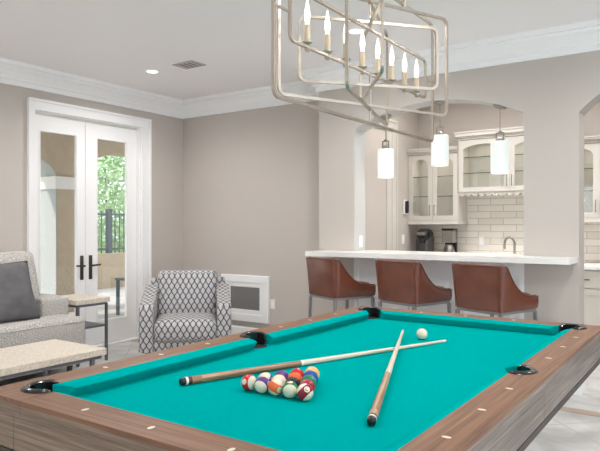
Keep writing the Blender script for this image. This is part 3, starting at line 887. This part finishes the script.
# cabinet apron under the rails
za0 = .612
for sx in (1, -1):
    for (y0, y1) in ((-HY+.03, -.004), (.0, HY-.03)):
        MB().box(min(sx*(HX-.014), sx*(HX-.045)), max(sx*(HX-.014), sx*(HX-.045)), y0, y1, za0, ZR-.054, .0015, 1).build('side_apron', 'ay', t)
for sy in (1, -1):
    for x0, x1 in ((-HX+.045, -JX-.06), (-JX-.058, JX+.058), (JX+.06, HX-.045)):
        MB().box(x0, x1, min(sy*(HY-.014), sy*(HY-.045)), max(sy*(HY-.014), sy*(HY-.045)), za0, ZR-.054, .0015, 1).build('end_apron', 'ax', t)
w = MB(); q = .012
w.box(-HX+q, HX-q, -HY+q, -HY+.06, za0-.024, za0-.001); w.box(-HX+q, HX-q, HY-.06, HY-q, za0-.024, za0-.001); w.box(-HX+q, -HX+.06, -HY+.06, HY-.06, za0-.024, za0-.001); w.box(HX-.06, HX-q, -HY+.06, HY-.06, za0-.024, za0-.001)
w.build('plinth_band', 'darkwood', t)
# bed and slate
w = MB(); w.box(-IX-.02, IX+.02, -IY-.02, IY+.02, .69, ZB); w.build('bed_cloth', 'felt', t)
# cushions
def cushion(p_out0, p_out1, p_in0, p_in1):
    w = MB()
    def sec(po, pi):
        m = lambda k: (po[0]*(1-k)+pi[0]*k, po[1]*(1-k)+pi[1]*k)
        return [(*po, ZR-.0003), (*m(.5), ZR-.004), (*m(.85), ZR-.0105), (*m(1), ZB+.037), (*m(1), ZB+.034), (*m(.50), ZB+.001), (*po, ZB+.001)]
    w.loft([sec(p_out0, p_in0), sec(p_out1, p_in1)])
    return w.build('cushion', 'felt', t)
gc, gs = .068, .058   # gap of nose from the corner / side pocket centre
for sx in (1, -1):
    for sy in (1, -1):
        cushion((sx*IX, sy*(gs+.012)), (sx*IX, sy*(NY-gc+.052)), (sx*NX, sy*(gs+.004)), (sx*NX, sy*(NY-gc)))
for sy in (1, -1):
    cushion((-(NX-gc+.04), sy*IY), ((NX-gc+.04), sy*IY), (-(NX-gc), sy*NY), ((NX-gc), sy*NY))
# pockets
def pocket(cx, cy, dirv, side=False):
    ob = bpy.data.objects.new('pocket', None)
    a = math.atan2(dirv[1], dirv[0]); span = R(118) if not side else R(100)
    w = MB(); rings = []
    n = 26
    for i in range(n+1):
        th = a-span+2*span*i/n
        e = min(1, (1-abs(2*i/n-1))*6)
        u = Vector((math.cos(th), math.sin(th)))
        base = Vector((cx, cy))
        ro = pr+.003+.016*e; ri = pr-.010
        h = ZR+.002+.0075*e
        pf = [(ri, ZR-.06), (ri, h-.004), (ri+.006, h), ((ri+ro)/2, h+.001), (ro-.004, h-.005), (ro, ZR+.0005), (ri+.008, ZR+.0005), (ri+.008, ZR-.06)]
        rings.append([(base.x+u.x*r_, base.y+u.y*r_, z) for r_, z in pf])
    w.loft(rings); p = w.build('pocket', 'pocket', t, smooth=50)
    MB().lathe([(pr-.002, ZB+.0012), (pr-.008, ZB+.0016)], (cx, cy, 0), n=28).build('well_shade', 'pocketdark', p)  # flat black disc on the cloth, painted as the pocket's shaded hole
for sx in (1, -1):
    for sy in (1, -1): pocket(sx*pcx, sy*pcy, (sx, sy))
    pocket(sx*psx, 0, (sx, 0), True)
# sights
def sight(x, y, along_y):
    a, b = (.0075, .013) if along_y else (.013, .0075)
    w = MB(); w.prism([(x+a*math.cos(2*math.pi*i/16), y+b*math.sin(2*math.pi*i/16)) for i in range(16)], ZR-.002, ZR+.0006)
    w.build('sight', 'sight', t)
for sx in (1, -1):
    for k in (-3, -2, -1, 1, 2, 3): sight(sx*(HX-.062), k*NY/4, False)
for sy in (1, -1):
    for k in (-1, 0, 1): sight(k*NX/2, sy*(HY-.060), True)
for sx in (1, -1):
    for sy in (1, -1):
        w = MB(); x, y = sx*.27, sy*.88
        w.box(x-.09, x+.09, y-.09, y+.09, 0, .60, .004); w.build('leg', 'wz', t)
MB().box(-.5, .5, -1.05, 1.05, .601, .689).build('slate_frame', 'darkwood', t)

# ------------------------------------------------------------------ balls
RB = .0286
COLR = {1: (232, 176, 96), 2: (28, 70, 168), 3: (206, 34, 40), 4: (96, 52, 130), 5: (240, 106, 54), 6: (20, 120, 84), 7: (150, 30, 52), 8: (22, 22, 24)}
NAMES = {1: 'yellow', 2: 'blue', 3: 'red', 4: 'purple', 5: 'orange', 6: 'green', 7: 'maroon', 0: 'black'}
def ballmat(n):
    if n == 0: return M['ballcream']
    c = srgb(*COLR[n if n < 9 else n-8])
    m, nt, b = nmat(f'ball resin {n}')
    b.inputs['Roughness'].default_value = .08
    if n < 9: b.inputs['Base Color'].default_value = c
    else:
        tc = N(nt, 'ShaderNodeTexCoord'); sp = N(nt, 'ShaderNodeSeparateXYZ'); nt.links.new(tc.outputs['Object'], sp.inputs[0])
        k = math_node(nt, 'LESS_THAN', math_node(nt, 'ABSOLUTE', sp.outputs[2]), RB*.52)
        mx = N(nt, 'ShaderNodeMix', data_type='RGBA'); nt.links.new(k, mx.inputs['Factor'])
        mx.inputs['A'].default_value = srgb(232, 220, 194); mx.inputs['B'].default_value = c
        nt.links.new(mx.outputs['Result'], b.inputs['Base Color'])
    return m
camR = Vector((math.cos(TH), math.sin(TH), 0)); camF = Vector((-math.sin(TH), math.cos(TH), 0)); UP = Vector((0, 0, 1))
def view(r, u, tow): return (camR*r+UP*u-camF*tow).normalized()
def on_ball(mb_pts): pass
def ball(n, x, y, axis, num, label, group):
    w = MB(); bmesh.ops.create_uvsphere(w.b, u_segments=32, v_segments=20, radius=RB)
    o = w.build('billiard_ball' if n else 'cue_ball', ballmat(n), smooth=180)
    z = axis.normalized(); xx = (num-z*num.dot(z)).normalized(); yy = z.cross(xx)
    rot = Matrix((xx, yy, z)).transposed()
    o.location = (x, y, ZB+RB+.0006); o.rotation_euler = rot.to_euler()
    tag(o, label, 'pool ball', group)
    if not n: return o
    for sg in (1, -1):
        w = MB(); rr = RB+.00015; k = 18
        c = w.b.verts.new((sg*rr, 0, 0)); a = .36
        rg = [w.b.verts.new((sg*rr*math.cos(a), rr*math.sin(a)*math.cos(2*math.pi*i/k), rr*math.sin(a)*math.sin(2*math.pi*i/k))) for i in range(k)]
        rm = [w.b.verts.new((sg*rr*math.cos(a/2), rr*math.sin(a/2)*math.cos(2*math.pi*i/k), rr*math.sin(a/2)*math.sin(2*math.pi*i/k))) for i in range(k)]
        for i in range(k):
            j = (i+1) % k
            w.face([c, rm[i], rm[j]]); w.face([rm[i], rg[i], rg[j], rm[j]])
        sp = w.build('number_spot', 'ballcream', o, smooth=180)
        cu = bpy.data.curves.new('number', 'FONT'); cu.body = str(n); cu.size = .012 if n < 10 else .0105; cu.align_x = 'CENTER'; cu.align_y = 'CENTER'
        tmp = bpy.data.objects.new('number_curve', cu); COL.objects.link(tmp)
        me = bpy.data.meshes.new_from_object(tmp.evaluated_get(bpy.context.evaluated_depsgraph_get()))
        bpy.data.objects.remove(tmp); bpy.data.curves.remove(cu)
        for v in me.vertices:
            p = Vector((sg*.02, sg*v.co.x, v.co.y)); v.co = p.normalized()*(RB+.0004)
        me.materials.clear(); me.materials.append(M['num'])
        nb = bpy.data.objects.new('number', me); COL.objects.link(nb); nb.parent = sp
    return o
def unproj(px, py, z):
    d = 610*(H-z)/(py-225.5); r = (px-300)/610*d
    return (r*math.cos(TH)-d*math.sin(TH), r*math.sin(TH)+d*math.cos(TH))
RACK = [[11, 12, 13, 14, 15], [10, 9, 8, 7], [4, 5, 6], [3, 2], [1]]
AX = {11: (view(.80, .1, .55), view(-.5, .3, .8)), 12: (view(-.35, -.28, .88), view(.8, .2, .4)), 13: (view(.42, .88, -.1), view(.55, .0, .85)), 14: (view(-.05, -.12, 1), view(0, 1, .1)), 15: (view(.62, -.62, .25), view(.3, .5, .8)),
      10: (view(-.3, .8, .5), view(.8, .2, .4)), 9: (view(.1, .5, .85), view(.5, .5, .1))}
ORDER = {11: 'red striped', 12: 'purple striped', 13: 'orange striped', 14: 'green striped', 15: 'maroon striped', 10: 'blue striped', 9: 'yellow striped', 8: 'black', 7: 'maroon', 4: 'purple', 5: 'orange', 6: 'green', 3: 'red', 2: 'blue', 1: 'yellow'}
bx, by = -1.266, 1.692; sa = R(2.0); dx, dy = .0588, .0565
for r_, row in enumerate(RACK):
    for i, n in enumerate(row):
        u = (i-(len(row)-1)/2)*dx; v = r_*dy
        x = bx+u*math.cos(sa)+v*math.sin(sa)*.0; y = by+u*math.sin(sa)+v
        ax, nm = AX.get(n, (view(.2, .9, .3), view(.35, .7, .6)))
        ball(n, x, y, ax, nm, f'{ORDER[n]} pool ball number {n} in the racked triangle', 'racked pool balls')
cbx, cby = unproj(422, 334, ZB+RB)
ball(0, cbx, cby, UP, camR, 'plain ivory cue ball near the crossed cue tips', None)

# ------------------------------------------------------------------ cues
def cue(label, p0, p1, z0, z1, bm, pm):
    a = Vector((p0[0], p0[1], z0)); b = Vector((p1[0], p1[1], z1)); L = (b-a).length
    t = thing('cue_stick', label, 'cue', a)
    t.rotation_euler = (b-a).to_track_quat('Z', 'Y').to_euler()
    rad = lambda s: .0148-(.0148-.0063)*s/L
    def seg(name, s0, s1, mat, k=1.0):
        MB().lathe([(rad(s0)*k, s0), (rad(s1)*k, s1)], n=16).build(name, mat, t, smooth=40)
    MB().lathe([(.006, -.014), (.0125, -.01), (.0142, -.002), (.0142, .008)], n=16).build('bumper', 'black', t, smooth=60)
    seg('butt_cap', .008, .017, 'cuewhite', 1.005)
    seg('lower_butt', .017, .032, 'cuebrown', 1.005)
    seg('butt', .032, L*.37, bm)
    seg('joint_collar', L*.37, L*.378, 'cuewhite', 1.03)
    seg('shaft', L*.378, L-.03, 'shaft')
    seg('ferrule', L-.03, L-.008, 'cuewhite'); seg('tip', L-.008, L, 'cuetip')
    # splice points in the butt
    for k in range(4):
        w = MB(); th = math.pi/4+k*math.pi/2; rings = []
        for i in range(7):
            s = L*.05+(L*.31)*i/6; wd = .5*(1-i/6)+.01; rr = rad(s)+.0002
            rings.append([(rr*math.cos(th+wd*q), rr*math.sin(th+wd*q), s) for q in (-1, -.5, 0, .5, 1)])
        w.loft(rings, close=False, cap=False); w.build('inlay_point', pm, t)
    return t
q0, q1 = unproj(183, 381.5, ZB+.015), unproj(446, 340.5, ZB+.009)
cue('pool cue lying behind the racked balls with its butt at left', q0, q1, ZB+.0155, ZB+.0075, 'butt', 'butt2')
q2, q3 = unproj(371.5, 421, ZB+.015), unproj(403, 331, ZB+.029)
cue('pool cue pointing away and resting across the other cue', q2, q3, ZB+.0155, ZB+.0305, 'butt2', 'butt')

# ------------------------------------------------------------------ chandelier
CX, CY = -1.25, 2.352
t = thing('chandelier', 'long nickel open frame chandelier with candle bulbs above pool table', 'chandelier', (CX, CY, ZC))
def rrect(h, z0, z1, r, n=5):
    p = []
    for (cx, cz, a0) in ((h-r, z0+r, -math.pi/2), (h-r, z1-r, 0), (-h+r, z1-r, math.pi/2), (-h+r, z0+r, math.pi)):
        for i in range(n+1):
            a = a0+math.pi/2*i/n; p.append((cx+r*math.cos(a), cz+r*math.sin(a)))
    return p
def frame(half, ang, z0, z1, name='frame', r=.03, th=.0057):
    d = Vector((math.sin(ang), math.cos(ang), 0)); nrm = Vector((d.y, -d.x, 0))
    pts = [d*u+Vector((0, 0, z-ZC)) for u, z in rrect(half, z0, z1, r)]
    return MB().tube(pts, th, closed=True, sq=True, side=nrm).build(name, 'nickel', t)
frame(.695, 0, 1.757, 2.374)
frame(.455, R(24), 1.835, 2.289); frame(.465, R(-17.5), 1.818, 2.28)
frame(.318, R(40.5), 1.925, 2.197); frame(.30, R(-37), 1.912, 2.19)
inner = frame(.60, 0, 1.972, 2.165, 'candle_frame', r=.025, th=.0055)
for s in (-1, 1):
    MB().bar((0, s*.60, 2.07-ZC), (0, s*.695, 2.07-ZC), .008).build('link_bar', 'nickel', t)
w = MB(); w.cyl((0, 0, 1.755-ZC), (0, 0, 1.98-ZC), .006, n=10); w.build('lower_post', 'nickel', t, smooth=40)
w = MB(); w.cyl((0, 0, 2.165-ZC), (0, 0, 2.39-ZC), .006, n=10); w.build('upper_post', 'nickel', t, smooth=40)
for s in (-1, 1):
    w = MB(); w.cyl((0, s*.345, 2.372-ZC), (0, s*.345, -.02), .005, n=10); w.cyl((0, s*.345, 2.36-ZC), (0, s*.345, 2.40-ZC), .013, n=12); w.build('hanging_rod', 'nickel', t, smooth=40)
MB().box(-.06, .06, -.45, .45, -.024, 0, .006).build('canopy', 'nickel', t)
for i in range(8):
    y = -.49+.98*i/7; zc = 1.982-ZC
    c = MB().lathe([(.0115, zc+.008), (.0115, zc+.068), (.010, zc+.072)], (0, y, 0), n=16).build('candle', 'sleeve', t, smooth=40)
    MB().lathe([(.007, zc-.026), (.012, zc-.018), (.008, zc-.006), (.012, zc), (.0195, zc+.005), (.020, zc+.008), (.010, zc+.008)], (0, y, 0), n=20).build('drip_tray', 'nickel', c, smooth=40)
    MB().lathe([(.007, zc+.070), (.0080, zc+.082), (.0108, zc+.10), (.0104, zc+.118), (.006, zc+.142), (.0015, zc+.165)], (0, y, 0), n=14).build('bulb', 'bulb', c, smooth=180)

# ------------------------------------------------------------------ outdoors
struct('trim_8', MB().box(-16, XL-.2, -2, 16, -.14, -.04), 'paver')
struct('trim_9', MB().box(-40, -11.2, -20, 40, -.14, -.05), 'soil')
PXF, PT = -8.4, .5
w = MB()
cols = [(-2.2, -1.8), (1.75, 2.15), (5.6, 5.97), (8.4, 8.8), (12, 12.6)]
for a, b in cols: w.box(PXF-PT, PXF, a, b, -.05, 3.4)
for (a, b), (c, d) in zip(cols, cols[1:]):
    n = 18; h = (d-b)
    def az(y):
        m = (b+c)/2; k = (y-m)/((c-b)/2); return 2.06+.50*math.sqrt(max(0, 1-k*k))
    w.loft([[(PXF, y, az(y)), (PXF-PT, y, az(y)), (PXF-PT, y, 3.4), (PXF, y, 3.4)] for y in [(b+c)/2-(c-b)/2*math.cos(math.pi*i/n) for i in range(n+1)]])
struct('wall_patio', w, 'stucco')
w = MB()
for a, b in cols[1:4]:
    w.box(PXF-PT-.04, PXF+.04, a-.04, b+.04, 1.88, 2.02); w.box(PXF-PT-.06, PXF+.06, a-.06, b+.06, 2.02, 2.07)
struct('trim_10', w, 'stuccolight')
w = MB(); w.box(PXF-PT+.01, PXF-.004, 5.592, 5.6, -.04, 1.88); w.box(PXF-PT+.01, PXF-.004, 2.15, 2.158, -.04, 1.88)  # thin lining added, its paler colour carries the sunlight on the reveals
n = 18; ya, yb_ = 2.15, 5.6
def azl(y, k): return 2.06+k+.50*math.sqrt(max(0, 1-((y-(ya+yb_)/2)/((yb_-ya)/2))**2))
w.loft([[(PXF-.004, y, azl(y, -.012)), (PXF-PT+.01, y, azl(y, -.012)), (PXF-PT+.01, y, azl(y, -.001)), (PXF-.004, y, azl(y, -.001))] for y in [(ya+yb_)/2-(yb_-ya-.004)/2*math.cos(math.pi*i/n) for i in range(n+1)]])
struct('trim_12', w, plain('sun-toned arch reveal', srgb(176, 180, 178), .9))
struct('wall_garden', MB().box(-11.2, -10.9, 4, 14, -.05, .71), 'stucco')
t = thing('iron_fence', 'black iron fence on the low garden wall outside the door', 'fence', (-11.05, 9, .71))
for z in (.80, 1.56): MB().box(-.015, .015, -3, 3, z-.71-.02, z-.71+.02).build('rail', 'iron', t)
for i in range(50):
    y = -2.95+.12*i; MB().box(-.009, .009, y-.009, y+.009, 0, .93).build('picket', 'iron', t)
for y in (-2.9, -.35, 2.2): MB().box(-.05, .05, y-.05, y+.05, 0, .97).build('post', 'iron', t)
t = thing('patio_table', 'small dark metal table on the patio outside the door', 'table', (-7.3, 6.22, -.04))
MB().box(-.25, .25, -.2, .2, .53, .56).build('tabletop', 'iron', t)
for x in (-.22, .22):
    for y in (-.17, .17): MB().box(x-.02, x+.02, y-.02, y+.02, 0, .53).build('leg', 'iron', t)
def tree(label, x, y, h, rad, n, seed):
    rg = random.Random(seed); t = thing('garden_tree', label, 'tree', (x, y, -.05))
    w = MB(); w.tube([(0, 0, 0), (.03, .04, h*.3), (-.03, .02, h*.6), (0, .05, h*.85)], .02, 8); w.build('trunk', 'bark', t, smooth=180)
    w = MB()
    for i in range(n):
        a = rg.random()*2*math.pi; zz = rg.random(); rr = rad*math.sqrt(rg.random())*(.55+.45*math.sin(math.pi*min(1, zz*1.05)))
        p = Vector((rr*math.cos(a), rr*math.sin(a), .1+h*zz)); l = rg.uniform(.10, .2); wd = l*.2
        d = Vector((rg.uniform(-1, 1), rg.uniform(-1, 1), rg.uniform(-1, .3))).normalized(); s = d.orthogonal().normalized()
        s.rotate(Matrix.Rotation(rg.random()*6, 3, d))
        v = w.vs([p, p+d*l*.5+s*wd, p+d*l, p+d*l*.5-s*wd]); w.face(v)
    w.build('foliage', 'leaf', t)
tree('leafy tree behind the fence seen through the right door pane', -12.8, 9.9, 4.6, 1.35, 11000, 1)
tree('leafy tree farther right behind the garden fence', -12.9, 12.6, 4.2, 1.2, 2200, 2)
tree('leafy tree farther left behind the garden fence', -12.9, 7.3, 4.2, 1.0, 2000, 3)

# ------------------------------------------------------------------ lights
def area(name, loc, rot, sx, sy, e, col=(1, 1, 1)):
    L = bpy.data.lights.new(name, 'AREA'); L.shape = 'RECTANGLE'; L.size = sx; L.size_y = sy; L.energy = e; L.color = col
    o = bpy.data.objects.new(name, L); COL.objects.link(o); o.location = loc; o.rotation_euler = rot; return o
for _, a, b in WIN: area('window_daylight', ((a+b)/2, YF-.17, 1.53), (R(90), 0, R(180)), b-a-.15, 1.5, (80 if b < -2 else 28), (.88, .94, 1))
for a, b in RW: area('window_daylight', (XR+.17, (a+b)/2, 1.53), (R(90), 0, R(90)), b-a-.15, 1.5, 52, (.74, .87, 1))
def spot(x, y, e, cone=168):
    L = bpy.data.lights.new('downlight_or_fill_beam', 'SPOT'); L.energy = e; L.spot_size = R(cone); L.spot_blend = .8; L.shadow_soft_size = .08; L.color = (1, .98, .97)
    o = bpy.data.objects.new('downlight_or_fill_beam', L); COL.objects.link(o); o.location = (x, y, ZC-.02)
for x in (-4.66, -2.37, -.1, 2.2):  # two spots belong to the modelled downlights; the others are unseen added fill
    for y in (4.19, 2.0, -.4):
        spot(x, y, 14 if x > 2 else 76 if (x < -4 or y > 4) else 74 if y == 2.0 else 14)
for x in (-2.2, -.6): area('bar_room_fill', (x, 6.2, ZC-.01), (0, 0, 0), 1.2, .5, 15, (1, .98, .96))  # unseen fill panels added to brighten the bar room
for x in (-2.3, -1.6, -.8): spot(x, 6.35, 42, 95)  # unseen spots, added to lift the worktop and tiles
L = bpy.data.lights.new('sun', 'SUN'); L.energy = 3.0; L.angle = R(2); L.color = (1, .96, .88)
so = bpy.data.objects.new('sun', L); COL.objects.link(so); so.rotation_euler = Vector((.28, .72, -.62)).to_track_quat('-Z', 'Y').to_euler()
struct('trim_11', MB().box(PXF-PT-.1, XL-.21, -2, 14, 3.0, 3.1), 'stucco')
W_ = bpy.data.worlds.new('sky'); S.world = W_; W_.use_nodes = True
bg = W_.node_tree.nodes['Background']; bg.inputs['Color'].default_value = (.86, .95, 1, 1); bg.inputs['Strength'].default_value = 2.3

S.view_settings.view_transform = 'Standard'; S.view_settings.look = 'None'; S.view_settings.gamma = 1; S.view_settings.use_curve_mapping = False
S.view_settings.exposure = 0.16
S.cycles.use_denoising = True
S.cycles.max_bounces = 8; S.cycles.diffuse_bounces = 5; S.cycles.sample_clamp_indirect = 4; S.cycles.transparent_max_bounces = 16
